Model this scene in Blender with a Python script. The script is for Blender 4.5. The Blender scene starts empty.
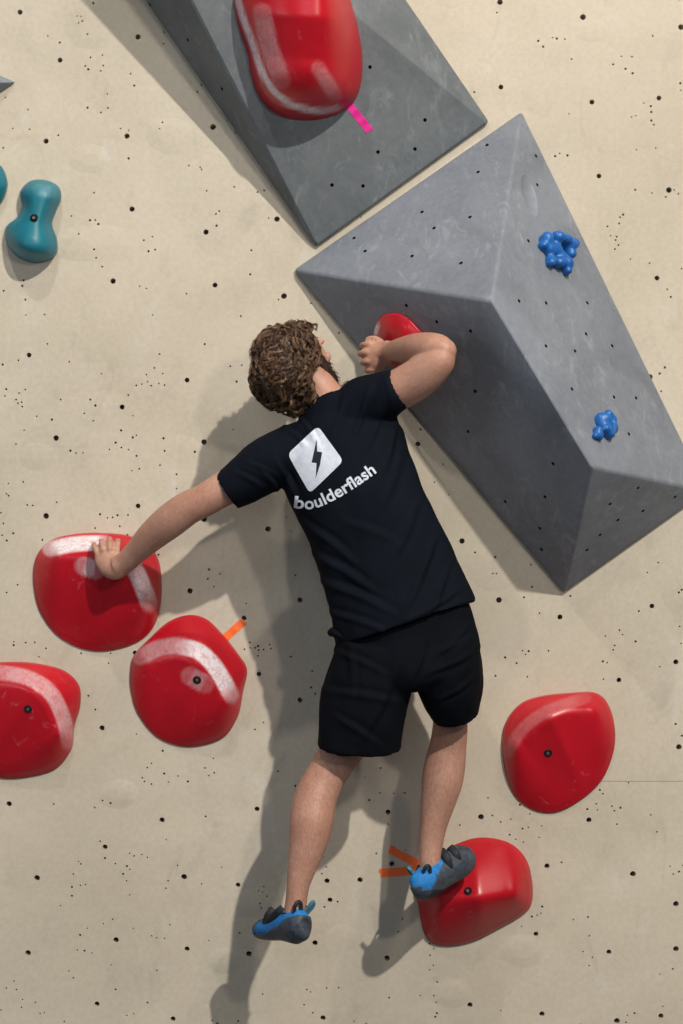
import bpy, bmesh, math, random
import numpy as np
from mathutils import Vector, Matrix, noise
from mathutils.bvhtree import BVHTree

sc = bpy.context.scene
COL = sc.collection
# ------------------------------------------------------------------ camera, light, exposure
D_CAM = 6.0
F_PX = 1920.0
cam_d = bpy.data.cameras.new('camera')
cam_d.sensor_fit = 'VERTICAL'
cam_d.sensor_height = 36.0
cam_d.lens = 36.0 * F_PX / 1024.0
cam = bpy.data.objects.new('camera', cam_d)
COL.objects.link(cam)
cam.location = (0, -D_CAM, 0)
cam.rotation_euler = (math.pi / 2, 0, 0)
sc.camera = cam
sc.view_settings.view_transform = 'Standard'
sc.view_settings.look = 'None'
sc.view_settings.gamma = 1.0
sc.view_settings.use_curve_mapping = False
sc.view_settings.exposure = -0.36

world = bpy.data.worlds.new('hall_light')
sc.world = world
world.use_nodes = True
wn = world.node_tree.nodes
wn['Background'].inputs[0].default_value = (0.78, 0.88, 1.0, 1)
wn['Background'].inputs[1].default_value = 0.09


def lamp(name, loc, target, power, size, color):
    l = bpy.data.lights.new(name, 'AREA')
    l.shape = 'DISK'
    l.size = size
    l.energy = power
    l.color = color
    o = bpy.data.objects.new(name, l)
    COL.objects.link(o)
    o.location = loc
    o.rotation_euler = (Vector(target) - Vector(loc)).to_track_quat('-Z', 'Y').to_euler()
    return o


lamp('ceiling_spotlight', (4.85, -10.8, 9.1), (0.1, 0, 0.0), 2350, 0.30, (1.0, 0.93, 0.83))
lamp('ceiling_spotlight', (1.8, -4.9, 1.6), (0.1, 0, 0.0), 62, 0.25, (1.0, 0.90, 0.78))
lamp('ceiling_spotlight', (2.9, -3.7, 5.8), (0.5, 0, 0.5), 85, 0.22, (1.0, 0.86, 0.70))
lamp('ceiling_spotlight', (-1.0, -3.0, 4.7), (-0.9, 0, 0.5), 95, 0.16, (1.0, 0.93, 0.84))
lamp('added_fill_light', (-4.6, -3.6, 0.9), (0, 0, 0.2), 32, 1.6, (0.85, 0.93, 1.0))  # added soft cool fill from the left, lifts the left-facing facets
lamp('added_fill_light', (-1.0, -7.5, 1.2), (0, 0, -0.4), 70, 2.6, (0.85, 0.93, 1.0))  # added broad cool fill from the front, no real fitting


# ------------------------------------------------------------------ helpers
def P(px, py, d=0.0):
    """photo position at distance d (metres) in front of the wall -> world point"""
    k = (D_CAM - d) / F_PX
    return Vector(((px - 341.5) * k, -d, (512.0 - py) * k))


def link(o, parent=None):
    COL.objects.link(o)
    if parent is not None:
        o.parent = parent
    return o


def mesh_obj(name, me, mat=None, parent=None):
    o = bpy.data.objects.new(name, me)
    if mat is not None:
        me.materials.clear()
        me.materials.append(mat)
    return link(o, parent)


def bm_obj(name, bm, mat=None, parent=None, smooth=True):
    me = bpy.data.meshes.new(name)
    bm.normal_update()
    bm.to_mesh(me)
    bm.free()
    if smooth:
        me.polygons.foreach_set('use_smooth', [True] * len(me.polygons))
    return mesh_obj(name, me, mat, parent)


def tag(o, label, cat, group=None):
    o['label'] = label
    o['category'] = cat
    if group:
        o['group'] = group
    return o


def bake(o):
    """turn an object's modifiers into plain mesh data"""
    dg = bpy.context.evaluated_depsgraph_get()
    dg.update()
    me = bpy.data.meshes.new_from_object(o.evaluated_get(dg), preserve_all_data_layers=True, depsgraph=dg)
    o.modifiers.clear()
    o.data = me
    return o


def remeshed(o, voxel, smooth=4, fac=0.5):
    m = o.modifiers.new('r', 'REMESH')
    m.mode = 'VOXEL'
    m.voxel_size = voxel
    m.use_smooth_shade = True
    if smooth:
        s = o.modifiers.new('s', 'SMOOTH')
        s.factor = fac
        s.iterations = smooth
    bake(o)
    o.data.polygons.foreach_set('use_smooth', [True] * len(o.data.polygons))
    return o


def catmull(pts, n):
    pts = [np.array(p, float) for p in pts]
    out = []
    for i in range(len(pts) - 1):
        p0 = pts[max(i - 1, 0)]; p1 = pts[i]; p2 = pts[i + 1]; p3 = pts[min(i + 2, len(pts) - 1)]
        for k in range(n):
            t = k / n
            out.append(0.5 * ((2 * p1) + (-p0 + p2) * t + (2 * p0 - 5 * p1 + 4 * p2 - p3) * t * t + (-p0 + 3 * p1 - 3 * p2 + p3) * t ** 3))
    out.append(pts[-1])
    return out


def closed_spline(pts, n):
    pts = [np.array(p, float) for p in pts]
    m = len(pts)
    out = []
    for i in range(m):
        p0 = pts[i - 1]; p1 = pts[i]; p2 = pts[(i + 1) % m]; p3 = pts[(i + 2) % m]
        for k in range(n):
            t = k / n
            out.append(0.5 * ((2 * p1) + (-p0 + p2) * t + (2 * p0 - 5 * p1 + 4 * p2 - p3) * t * t + (-p0 + 3 * p1 - 3 * p2 + p3) * t ** 3))
    return np.array(out)


def loft(bm, secs, ref=(0, -1, 0), n=24, sub=4, power=2.0, turn_start=0.0, turn_end=0.0):
    """secs: (Vector centre, half size across, half size along ref).  Closed tube with rounded caps at both ends."""
    raw = [list(s[0]) + [s[1], s[2]] for s in secs]
    pts = catmull(raw, sub)
    ref = Vector(ref)
    rings = []
    prevT = None
    for i, p in enumerate(pts):
        a = Vector(pts[max(i - 1, 0)][:3]); b = Vector(pts[min(i + 1, len(pts) - 1)][:3])
        T = (b - a).normalized()
        if prevT is not None:
            if T.dot(prevT) < 0:
                T = -T
            if T.dot(prevT) < 0.6:
                T = prevT
        prevT = T
        R = (ref - T * ref.dot(T)).normalized()
        S = T.cross(R).normalized()
        c = Vector(p[:3])
        ring = []
        for k in range(n):
            th = 2 * math.pi * k / n
            ct, st = math.cos(th), math.sin(th)
            ex = 2.0 / power
            x = math.copysign(abs(ct) ** ex, ct) * max(p[3], 1e-4)
            y = math.copysign(abs(st) ** ex, st) * max(p[4], 1e-4)
            ring.append(bm.verts.new(c + S * x + R * y))
        rings.append(ring)

    def turned(ring, other, depth):
        c = sum((v.co for v in ring), Vector()) / n
        c2 = sum((v.co for v in other), Vector()) / n
        inw = (c2 - c).normalized()
        a = [bm.verts.new(c + (v.co - c) * 0.90 + inw * 0.001) for v in ring]
        b2 = [bm.verts.new(c + (v.co - c) * 0.86 + inw * depth) for v in ring]
        return a, b2
    if turn_start:
        a, b2 = turned(rings[0], rings[2], turn_start)
        rings = [b2, a] + rings
    if turn_end:
        a, b2 = turned(rings[-1], rings[-3], turn_end)
        rings = rings + [a, b2]
    for i in range(len(rings) - 1):
        for k in range(n):
            bm.faces.new((rings[i][k], rings[i][(k + 1) % n], rings[i + 1][(k + 1) % n], rings[i + 1][k]))
    for ring, flip in ((rings[0], True), (rings[-1], False)):
        c = bm.verts.new(sum((v.co for v in ring), Vector()) / n)
        for k in range(n):
            if flip:
                bm.faces.new((ring[(k + 1) % n], ring[k], c))
            else:
                bm.faces.new((ring[k], ring[(k + 1) % n], c))
    return bm


def ellipsoid(bm, c, r, rot=None, u=20, v=14):
    M = Matrix.Translation(Vector(c)) @ (rot.to_4x4() if rot else Matrix()) @ Matrix.Diagonal((r[0], r[1], r[2], 1))
    bmesh.ops.create_uvsphere(bm, u_segments=u, v_segments=v, radius=1.0, matrix=M)


def bvh_of(o):
    me = o.data
    return BVHTree.FromPolygons([v.co.copy() for v in me.vertices], [list(p.vertices) for p in me.polygons])


CAM = Vector((0, -D_CAM, 0))


def cast(bvh, px, py):
    d = (P(px, py, 0) - CAM).normalized()
    h = bvh.ray_cast(CAM, d)
    return h[0], h[1]


# ------------------------------------------------------------------ materials
def new_mat(name, color, rough=0.5, spec=0.5):
    m = bpy.data.materials.new(name)
    m.use_nodes = True
    b = m.node_tree.nodes['Principled BSDF']
    b.inputs['Base Color'].default_value = (*color, 1)
    b.inputs['Roughness'].default_value = rough
    b.inputs['Specular IOR Level'].default_value = spec
    return m, m.node_tree, b


def nd(nt, t, **kw):
    n = nt.nodes.new(t)
    for k, v in kw.items():
        if k.startswith('i_'):
            n.inputs[k[2:].replace('_', ' ')].default_value = v
        else:
            setattr(n, k, v)
    return n


def ramp(nt, src, stops):
    r = nt.nodes.new('ShaderNodeValToRGB')
    el = r.color_ramp.elements
    while len(el) < len(stops):
        el.new(0.5)
    for e, (p, c) in zip(el, stops):
        e.position = p
        e.color = c if len(c) == 4 else (*c, 1)
    nt.links.new(src, r.inputs[0])
    return r.outputs[0]


def mix(nt, fac, a, b, mode='MIX'):
    m = nt.nodes.new('ShaderNodeMix')
    m.data_type = 'RGBA'
    m.blend_type = mode
    for idx, v in ((0, fac), (6, a), (7, b)):
        if isinstance(v, (int, float)):
            m.inputs[idx].default_value = v
        elif isinstance(v, tuple):
            m.inputs[idx].default_value = (*v, 1) if len(v) == 3 else v
        else:
            nt.links.new(v, m.inputs[idx])
    return m.outputs[2]


def coords(nt, scale=(1, 1, 1), rot=(0, 0, 0), loc=(0, 0, 0)):
    tc = nt.nodes.new('ShaderNodeTexCoord')
    mp = nt.nodes.new('ShaderNodeMapping')
    mp.inputs['Scale'].default_value = scale
    mp.inputs['Rotation'].default_value = rot
    mp.inputs['Location'].default_value = loc
    nt.links.new(tc.outputs['Object'], mp.inputs[0])
    return mp.outputs[0]


def tex_noise(nt, co, scale, detail=4, rough=0.55, dist=0.0):
    n = nd(nt, 'ShaderNodeTexNoise')
    n.inputs['Scale'].default_value = scale
    n.inputs['Detail'].default_value = detail
    n.inputs['Roughness'].default_value = rough
    n.inputs['Distortion'].default_value = dist
    nt.links.new(co, n.inputs['Vector'])
    return n.outputs[0]


def bump(nt, bsdf, h, strength, dist, prev=None):
    b = nt.nodes.new('ShaderNodeBump')
    b.inputs['Strength'].default_value = strength
    b.inputs['Distance'].default_value = dist
    nt.links.new(h, b.inputs['Height'])
    if prev is not None:
        nt.links.new(prev, b.inputs['Normal'])
    nt.links.new(b.outputs[0], bsdf.inputs['Normal'])
    return b.outputs[0]


# painted plywood wall
wall_mat, nt, b = new_mat('cream_painted_plywood', (0.6, 0.53, 0.42), 0.72, 0.25)
co = coords(nt)
c1 = ramp(nt, tex_noise(nt, co, 1.6, 6, 0.6, 0.4), [(0.3, (0.48, 0.43, 0.345)), (0.55, (0.545, 0.49, 0.40)), (0.75, (0.59, 0.535, 0.445))])
dirt = ramp(nt, tex_noise(nt, coords(nt, (1, 1, 0.6), loc=(4, 0, 1)), 5.5, 8, 0.68, 1.4), [(0.55, (0, 0, 0)), (0.80, (0.55, 0.55, 0.55))])
c2 = mix(nt, dirt, c1, (0.36, 0.32, 0.26))
chalk = ramp(nt, tex_noise(nt, coords(nt, (2.2, 1, 1), loc=(1.3, 0, 7.7)), 3.2, 5, 0.6, 0.6), [(0.60, (0, 0, 0)), (0.74, (0.35, 0.35, 0.35))])
c3 = mix(nt, chalk, c2, (0.62, 0.60, 0.58))
fine = ramp(nt, tex_noise(nt, co, 60, 6, 0.7), [(0.35, (0.93, 0.93, 0.93)), (0.65, (1.04, 1.04, 1.04))])
c4 = mix(nt, 1.0, c3, fine, 'MULTIPLY')
nt.links.new(c4, b.inputs['Base Color'])
vor = nd(nt, 'ShaderNodeTexVoronoi', feature='SMOOTH_F1')
vor.inputs['Scale'].default_value = 3.1
nt.links.new(coords(nt, (1, 1, 1.4)), vor.inputs['Vector'])
dome = ramp(nt, vor.outputs['Distance'], [(0.0, (1, 1, 1)), (0.12, (0.85, 0.85, 0.85)), (0.22, (0, 0, 0))])
n1 = bump(nt, b, dome, 0.35, 0.010)
n2 = bump(nt, b, tex_noise(nt, co, 5, 3), 0.35, 0.012, n1)
bump(nt, b, tex_noise(nt, co, 130, 4), 0.12, 0.002, n2)

hole_mat, nt, b = new_mat('dark_hole_shade', (0.012, 0.011, 0.010), 0.85, 0.1)  # near-black colour carries the shade inside the holes
co = coords(nt)
nt.links.new(ramp(nt, tex_noise(nt, co, 90), [(0.3, (0.008, 0.008, 0.008)), (0.7, (0.03, 0.027, 0.024))]), b.inputs['Base Color'])


def volume_material(name, lo, hi, scuff):
    m, nt, b = new_mat(name, lo, 0.55, 0.35)
    co = coords(nt)
    base = ramp(nt, tex_noise(nt, co, 3.0, 7, 0.62, 0.8), [(0.32, lo), (0.7, hi)])
    s = ramp(nt, tex_noise(nt, coords(nt, (3.2, 2, 1.2), (0, 0.6, 0)), 5.0, 10, 0.72, 1.6), [(0.54, (0, 0, 0)), (0.78, (0.65, 0.65, 0.65))])
    c = mix(nt, s, base, scuff)
    f = ramp(nt, tex_noise(nt, co, 45, 6, 0.7), [(0.35, (0.9, 0.9, 0.9)), (0.7, (1.08, 1.08, 1.08))])
    c = mix(nt, 1.0, c, f, 'MULTIPLY')
    nt.links.new(c, b.inputs['Base Color'])
    r = ramp(nt, tex_noise(nt, co, 8, 5), [(0.3, (0.42, 0.42, 0.42)), (0.7, (0.66, 0.66, 0.66))])
    nt.links.new(r, b.inputs['Roughness'])
    n1 = bump(nt, b, tex_noise(nt, co, 7, 4), 0.3, 0.008)
    bump(nt, b, tex_noise(nt, co, 160, 4), 0.15, 0.0015, n1)
    return m


grey_mat = volume_material('grey_textured_paint', (0.155, 0.174, 0.208), (0.225, 0.250, 0.295), (0.40, 0.44, 0.50))
dark_grey_mat = volume_material('slate_textured_paint', (0.105, 0.120, 0.132), (0.155, 0.174, 0.190), (0.28, 0.31, 0.34))


def hold_material(name, color, deep, chalk_col=(0.78, 0.74, 0.78), rough=0.34):
    m, nt, b = new_mat(name, color, rough, 0.5)
    co = coords(nt)
    base = ramp(nt, tex_noise(nt, co, 6, 5), [(0.3, deep), (0.7, color)])
    at = nd(nt, 'ShaderNodeAttribute', attribute_name='chalk')
    spk = tex_noise(nt, co, 55, 6, 0.75, 1.2)
    mul = nd(nt, 'ShaderNodeMath', operation='MULTIPLY')
    sp = ramp(nt, spk, [(0.30, (0.35, 0.35, 0.35)), (0.55, (1, 1, 1))])
    nt.links.new(sp, mul.inputs[0])
    nt.links.new(at.outputs['Fac'], mul.inputs[1])
    dust = ramp(nt, tex_noise(nt, co, 14, 9, 0.8, 2.0), [(0.60, (0, 0, 0)), (0.80, (0.30, 0.30, 0.30))])
    add = nd(nt, 'ShaderNodeMath', operation='MAXIMUM')
    nt.links.new(mul.outputs[0], add.inputs[0])
    nt.links.new(dust, add.inputs[1])
    c = mix(nt, add.outputs[0], base, chalk_col)
    nt.links.new(c, b.inputs['Base Color'])
    rr = ramp(nt, add.outputs[0], [(0.0, (rough,) * 3), (0.6, (0.55, 0.55, 0.55))])
    nt.links.new(rr, b.inputs['Roughness'])
    bump(nt, b, tex_noise(nt, co, 240, 4), 0.12, 0.001)
    return m


red_mat = hold_material('red_fibreglass', (0.52, 0.007, 0.020), (0.43, 0.005, 0.014))
teal_mat = hold_material('teal_resin', (0.012, 0.20, 0.27), (0.006, 0.13, 0.185), (0.22, 0.36, 0.42), 0.42)
blue_mat = hold_material('blue_resin', (0.008, 0.135, 0.46), (0.005, 0.09, 0.34), (0.20, 0.35, 0.65), 0.40)

metal_mat, nt, b = new_mat('zinc_bolt_metal', (0.35, 0.34, 0.36), 0.4)
b.inputs['Metallic'].default_value = 0.8
nt.links.new(ramp(nt, tex_noise(nt, coords(nt), 120), [(0.3, (0.22, 0.21, 0.23)), (0.7, (0.45, 0.44, 0.46))]), b.inputs['Base Color'])


def tape_material(name, color):
    m, nt, b = new_mat(name, color, 0.5)
    f = ramp(nt, tex_noise(nt, coords(nt), 40, 5), [(0.3, tuple(c * 0.85 for c in color)), (0.7, color)])
    nt.links.new(f, b.inputs['Base Color'])
    bump(nt, b, tex_noise(nt, coords(nt), 80, 3), 0.4, 0.002)
    return m


orange_mat = tape_material('orange_tape', (1.0, 0.17, 0.025))
pink_mat = tape_material('magenta_tape', (0.80, 0.008, 0.30))

skin_mat, nt, b = new_mat('skin', (0.5, 0.28, 0.2), 0.5, 0.4)
co = coords(nt)
sk = ramp(nt, tex_noise(nt, co, 9, 6, 0.6), [(0.3, (0.42, 0.215, 0.155)), (0.55, (0.49, 0.27, 0.20)), (0.75, (0.54, 0.315, 0.24))])
sk2 = ramp(nt, tex_noise(nt, co, 90, 5, 0.7), [(0.35, (0.88, 0.86, 0.86)), (0.65, (1.05, 1.05, 1.05))])
hair_at = nd(nt, 'ShaderNodeAttribute', attribute_name='hairy')
hairs = ramp(nt, tex_noise(nt, coords(nt, (6, 6, 1)), 60, 6, 0.8, 1.0), [(0.44, (0, 0, 0)), (0.62, (0.55, 0.55, 0.55))])
hm = nd(nt, 'ShaderNodeMath', operation='MULTIPLY')
nt.links.new(hairs, hm.inputs[0])
nt.links.new(hair_at.outputs['Fac'], hm.inputs[1])
skc = mix(nt, hm.outputs[0], mix(nt, 1.0, sk, sk2, 'MULTIPLY'), (0.17, 0.09, 0.055))
nt.links.new(skc, b.inputs['Base Color'])
b.inputs['Subsurface Weight'].default_value = 0.10
b.inputs['Subsurface Radius'].default_value = (0.012, 0.005, 0.003)
b.inputs['Subsurface Scale'].default_value = 0.5
n1 = bump(nt, b, tex_noise(nt, co, 28, 4), 0.25, 0.004)
bump(nt, b, tex_noise(nt, co, 260, 3), 0.12, 0.0008, n1)


def cloth_material(name, color, rough=0.85):
    m, nt, b = new_mat(name, color, rough, 0.08)
    co = coords(nt)
    c = ramp(nt, tex_noise(nt, co, 6, 5), [(0.3, tuple(v * 0.8 for v in color)), (0.7, tuple(v * 1.15 for v in color))])
    nt.links.new(c, b.inputs['Base Color'])
    n1 = bump(nt, b, tex_noise(nt, coords(nt, (1, 1, 0.45), (0, -0.3, 0)), 11, 3, 0.5, 0.8), 0.5, 0.012)
    bump(nt, b, tex_noise(nt, co, 420, 2), 0.15, 0.0008, n1)
    return m


shirt_mat = cloth_material('black_navy_jersey', (0.0042, 0.0062, 0.0110))
shorts_mat = cloth_material('black_sports_fabric', (0.0034, 0.0046, 0.0078))
print_mat, nt, b = new_mat('white_shirt_print', (0.62, 0.66, 0.76), 0.7, 0.2)
nt.links.new(ramp(nt, tex_noise(nt, coords(nt), 70, 5), [(0.3, (0.52, 0.57, 0.68)), (0.7, (0.66, 0.70, 0.80))]), b.inputs['Base Color'])
bolt_print_mat, nt, b = new_mat('dark_shirt_print', (0.012, 0.016, 0.025), 0.7, 0.2)
nt.links.new(ramp(nt, tex_noise(nt, coords(nt), 70, 5), [(0.3, (0.010, 0.014, 0.022)), (0.7, (0.018, 0.024, 0.034))]), b.inputs['Base Color'])

hair_mat, nt, b = new_mat('brown_curly_hair', (0.06, 0.03, 0.018), 0.42, 0.45)
hv = nd(nt, 'ShaderNodeAttribute', attribute_name='tone')
nt.links.new(ramp(nt, hv.outputs['Fac'], [(0.0, (0.022, 0.012, 0.008)), (0.5, (0.085, 0.045, 0.026)), (1.0, (0.26, 0.150, 0.080))]), b.inputs['Base Color'])
bump(nt, b, tex_noise(nt, coords(nt), 300, 3), 0.4, 0.001)

shoe_blue, nt, b = new_mat('blue_shoe_suede', (0.01, 0.16, 0.48), 0.7, 0.3)
nt.links.new(ramp(nt, tex_noise(nt, coords(nt), 45, 6), [(0.3, (0.010, 0.13, 0.40)), (0.7, (0.022, 0.22, 0.58))]), b.inputs['Base Color'])
bump(nt, b, tex_noise(nt, coords(nt), 200, 3), 0.2, 0.001)
rubber_mat, nt, b = new_mat('dark_shoe_rubber', (0.04, 0.05, 0.065), 0.55, 0.4)
nt.links.new(ramp(nt, tex_noise(nt, coords(nt), 40, 8, 0.75, 1.0), [(0.35, (0.020, 0.026, 0.038)), (0.68, (0.075, 0.095, 0.125))]), b.inputs['Base Color'])
bump(nt, b, tex_noise(nt, coords(nt), 60, 5), 0.35, 0.004)
strap_mat, nt, b = new_mat('black_shoe_strap', (0.010, 0.012, 0.016), 0.6, 0.3)
nt.links.new(ramp(nt, tex_noise(nt, coords(nt), 80, 4), [(0.3, (0.008, 0.010, 0.014)), (0.7, (0.022, 0.026, 0.034))]), b.inputs['Base Color'])
tab_mat, nt, b = new_mat('pale_teal_webbing', (0.05, 0.16, 0.22), 0.6, 0.3)
nt.links.new(ramp(nt, tex_noise(nt, coords(nt), 80, 4), [(0.3, (0.03, 0.11, 0.16)), (0.7, (0.09, 0.24, 0.31))]), b.inputs['Base Color'])
eye_mat, nt, b = new_mat('eye_white', (0.75, 0.72, 0.68), 0.2)
nt.links.new(ramp(nt, tex_noise(nt, coords(nt), 50), [(0.3, (0.70, 0.66, 0.62)), (0.7, (0.78, 0.75, 0.72))]), b.inputs['Base Color'])

# ------------------------------------------------------------------ the wall, with its bolt holes and screw holes
BIG = [(46, 141), (127, 136), (213, 127), (132, 209), (206, 232), (113, 281), (215, 285), (138, 37), (277, 219), (284, 296), (187, 380),
       (122, 407), (29, 355), (56, 438), (204, 442), (138, 506), (46, 516), (204, 519), (268, 529), (190, 591), (244, 618), (259, 674),
       (102, 728), (135, 653), (257, 809), (388, 812), (238, 885), (327, 881), (392, 864), (249, 954), (315, 943), (387, 958), (323, 1018),
       (9, 804), (162, 820), (105, 847), (37, 878), (184, 877), (28, 953), (116, 940), (187, 949), (97, 1004), (173, 1019),
       (619, 680), (679, 747), (589, 820), (481, 817), (547, 866), (633, 874), (676, 904), (536, 934), (609, 952), (676, 949), (542, 1014),
       (617, 1021), (661, 1016), (418, 444), (462, 541), (499, 600), (560, 617), (652, 606), (676, 662), (583, 17), (681, 27), (501, 87),
       (592, 102), (659, 98), (599, 176), (669, 190), (657, 278), (650, 377), (20, 12), (60, 60), (500, 2), (300, 700), (360, 880), (395, 720),
       (470, 1005), (300, 600), (330, 900), (-40, 60), (-60, 300), (-50, 500), (-40, 620), (-60, 900), (720, 120), (740, 300), (730, 560),
       (750, 700), (735, 860), (760, 960), (90, -60), (560, -60), (650, -70), (720, -20)]
rng = random.Random(11)
holes = [(P(x, y).x, P(x, y).z, 0.0088 * rng.uniform(0.85, 1.05)) for x, y in BIG]
small = []


def try_small(x, z, r):
    for hx, hz, hr in holes:
        if abs(hx - x) < 0.02 and abs(hz - z) < 0.02 and math.hypot(hx - x, hz - z) < hr + r + 0.004:
            return
    for hx, hz, hr in small:
        if abs(hx - x) < 0.012 and abs(hz - z) < 0.012 and math.hypot(hx - x, hz - z) < hr + r + 0.003:
            return
    small.append((x, z, r))


for i in range(230):
    cx, cz = rng.uniform(-1.4, 1.4), rng.uniform(-1.85, 1.85)
    k = rng.choice([1, 2, 3, 3, 4, 5, 6])
    sx, sz = rng.uniform(0.008, 0.05), rng.uniform(0.008, 0.05)
    for j in range(k):
        try_small(cx + rng.gauss(0, sx), cz + rng.gauss(0, sz), rng.choice([0.0026, 0.0030, 0.0030, 0.0038]))
for i in range(420):
    try_small(rng.uniform(-1.4, 1.4), rng.uniform(-1.85, 1.85), rng.choice([0.0024, 0.0028, 0.0034]))

from mathutils.geometry import delaunay_2d_cdt
cv, ce = [], []
W0, W1, H0, H1 = -3.2, 3.2, -2.6, 3.0


def add_loop(pts):
    b0 = len(cv)
    cv.extend(Vector(p) for p in pts)
    ce.extend((b0 + i, b0 + (i + 1) % len(pts)) for i in range(len(pts)))


add_loop([(W0, H0), (W1, H0), (W1, H1), (W0, H1)])
inside = []
for lst, seg in ((holes, 16), (small, 8)):
    for x, z, r in lst:
        add_loop([(x + r * math.cos(a * 2 * math.pi / seg), z + r * math.sin(a * 2 * math.pi / seg)) for a in range(seg)])
        inside.append((x, z, r))
SEAM = (0.80, 3.1, (512 - 781.5) / 320.0, (512 - 781.1) / 320.0)
add_loop([(SEAM[0], SEAM[2]), (SEAM[1], SEAM[2]), (SEAM[1], SEAM[3]), (SEAM[0], SEAM[3])])
rv, re_, rf, _, _, _ = delaunay_2d_cdt(cv, ce, [], 0, 1e-6, False)
IA = np.array(inside)
bm = bmesh.new()
vs = [bm.verts.new((v.x, 0, v.y)) for v in rv]
for f in rf:
    cx = sum(rv[k].x for k in f) / len(f); cz = sum(rv[k].y for k in f) / len(f)
    if SEAM[0] < cx < SEAM[1] and SEAM[2] < cz < SEAM[3]:
        continue
    if np.any((IA[:, 0] - cx) ** 2 + (IA[:, 1] - cz) ** 2 < (IA[:, 2] * 0.98) ** 2):
        continue
    bm.faces.new([vs[k] for k in f])
bmesh.ops.recalc_face_normals(bm, faces=bm.faces[:])
if bm.faces[0].normal.y > 0:
    bmesh.ops.reverse_faces(bm, faces=bm.faces[:])
edges = [e for e in bm.edges if len(e.link_faces) == 1]
ret = bmesh.ops.extrude_edge_only(bm, edges=edges)
for v in [g for g in ret['geom'] if isinstance(g, bmesh.types.BMVert)]:
    v.co.y = 0.060
for f in bm.faces:
    f.smooth = False
for f in [g for g in ret['geom'] if isinstance(g, bmesh.types.BMFace)]:
    f.material_index = 1
# cavity behind the sheet, its shade coloured near black
vs = [bm.verts.new((x, 0.060, z)) for x, z in ((-3.2, -2.6), (3.2, -2.6), (3.2, 3.0), (-3.2, 3.0))]
f = bm.faces.new(vs)
f.material_index = 1
vs2 = [bm.verts.new((x, 0.09, z)) for x, z in ((-3.2, -2.6), (3.2, -2.6), (3.2, 3.0), (-3.2, 3.0))]
bm.faces.new(vs2).material_index = 1
for k in range(4):
    bm.faces.new((vs[k], vs[(k + 1) % 4], vs2[(k + 1) % 4], vs2[k])).material_index = 1
wall = bm_obj('wall_back', bm, wall_mat, smooth=False)
wall.data.materials.append(hole_mat)
wall['kind'] = 'structure'


# ------------------------------------------------------------------ the big grey volumes
def volume(name, verts, faces, base_idx, mat, hole_px, scoops, label, bevel=0.014):
    """verts: (px, py, d).  base_idx: the outline on the wall, in order.  A thin rim joins the facets to the wall."""
    bm = bmesh.new()
    vv = [bm.verts.new(P(*v)) for v in verts]
    low = {i: bm.verts.new(P(verts[i][0], verts[i][1], 0.0)) for i in base_idx}
    for f in faces:
        bm.faces.new([vv[i] for i in f])
    m = len(base_idx)
    for k in range(m):
        i, j = base_idx[k], base_idx[(k + 1) % m]
        bm.faces.new((vv[i], vv[j], low[j], low[i]))
    bm.faces.new([low[i] for i in base_idx])
    bmesh.ops.recalc_face_normals(bm, faces=bm.faces[:])
    o = bm_obj(name, bm, mat, smooth=False)
    bv = o.modifiers.new('b', 'BEVEL')
    bv.width = bevel
    bv.segments = 4
    bv.limit_method = 'ANGLE'
    bv.angle_limit = math.radians(8)
    bake(o)
    bvh = bvh_of(o)
    cb = bmesh.new()
    for (x, y) in hole_px:
        p, n = cast(bvh, x, y)
        if p is None:
            continue
        M = Matrix.Translation(p) @ n.to_track_quat('Z', 'Y').to_matrix().to_4x4()
        bmesh.ops.create_cone(cb, cap_ends=True, segments=14, radius1=0.0058, radius2=0.0058, depth=0.03, matrix=M)
    cuts = [cb]
    for (x, y, along, ra, rb, rc) in scoops:
        p, n = cast(bvh, x, y)
        d = P(*along) - p
        d = (d - n * d.dot(n)).normalized()
        sb = bmesh.new()
        ellipsoid(sb, p + n * rc * 0.72, (ra, rb, rc), Matrix((n.cross(d), d, n)).transposed(), 40, 24)
        cuts.insert(0, sb)
    o.data.materials.append(hole_mat)
    for q_, c_ in enumerate(cuts):
        if not len(c_.faces):
            continue
        bmesh.ops.recalc_face_normals(c_, faces=c_.faces[:])
        cut = bm_obj('cutter', c_, None, smooth=True)
        cut.data.materials.append(hole_mat if q_ == len(cuts) - 1 else mat)
        bo = o.modifiers.new('c', 'BOOLEAN')
        bo.operation = 'DIFFERENCE'
        bo.object = cut
        bo.solver = 'EXACT'
        bo.material_mode = 'TRANSFER'
        bpy.context.view_layer.update()
        bake(o)
        bpy.data.objects.remove(cut)
    # smooth shading with hard facets
    o.data.polygons.foreach_set('use_smooth', [True] * len(o.data.polygons))
    o.data.set_sharp_from_angle(angle=math.radians(16))
    tag(o, label, 'climbing volume')
    return o


RIM = 0.02
vol2 = volume('climbing_volume',
              [(294, 270, RIM), (521.5, 112, RIM), (706, 491, RIM), (564, 592, RIM), (492, 301, 0.49), (592, 467, 0.44)],
              [(0, 1, 4), (0, 4, 5, 3), (1, 2, 5, 4), (3, 5, 2)], [0, 1, 2, 3], grey_mat,
              [(487, 145), (478, 172), (422, 212), (434, 228), (470, 217), (365, 251), (412, 256), (461, 263), (354, 238), (536, 156),
               (537, 185), (528, 241), (587, 303), (519, 301), (546, 303), (586, 334), (575, 351), (546, 346), (612, 346), (572, 389),
               (614, 397), (636, 398), (629, 434), (407, 305), (438, 321), (472, 330), (500, 375), (478, 389), (528, 419), (555, 462),
               (515, 453), (547, 495), (506, 501), (541, 527), (542, 549), (610, 504), (638, 488), (643, 511), (618, 520), (600, 535),
               (587, 550), (675, 497), (560, 190), (452, 370), (470, 430)],
              [(529, 196, (521, 130, 0.1), 0.045, 0.10, 0.035)],
              'large grey faceted volume carrying two small blue holds, right of the climber')
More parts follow.
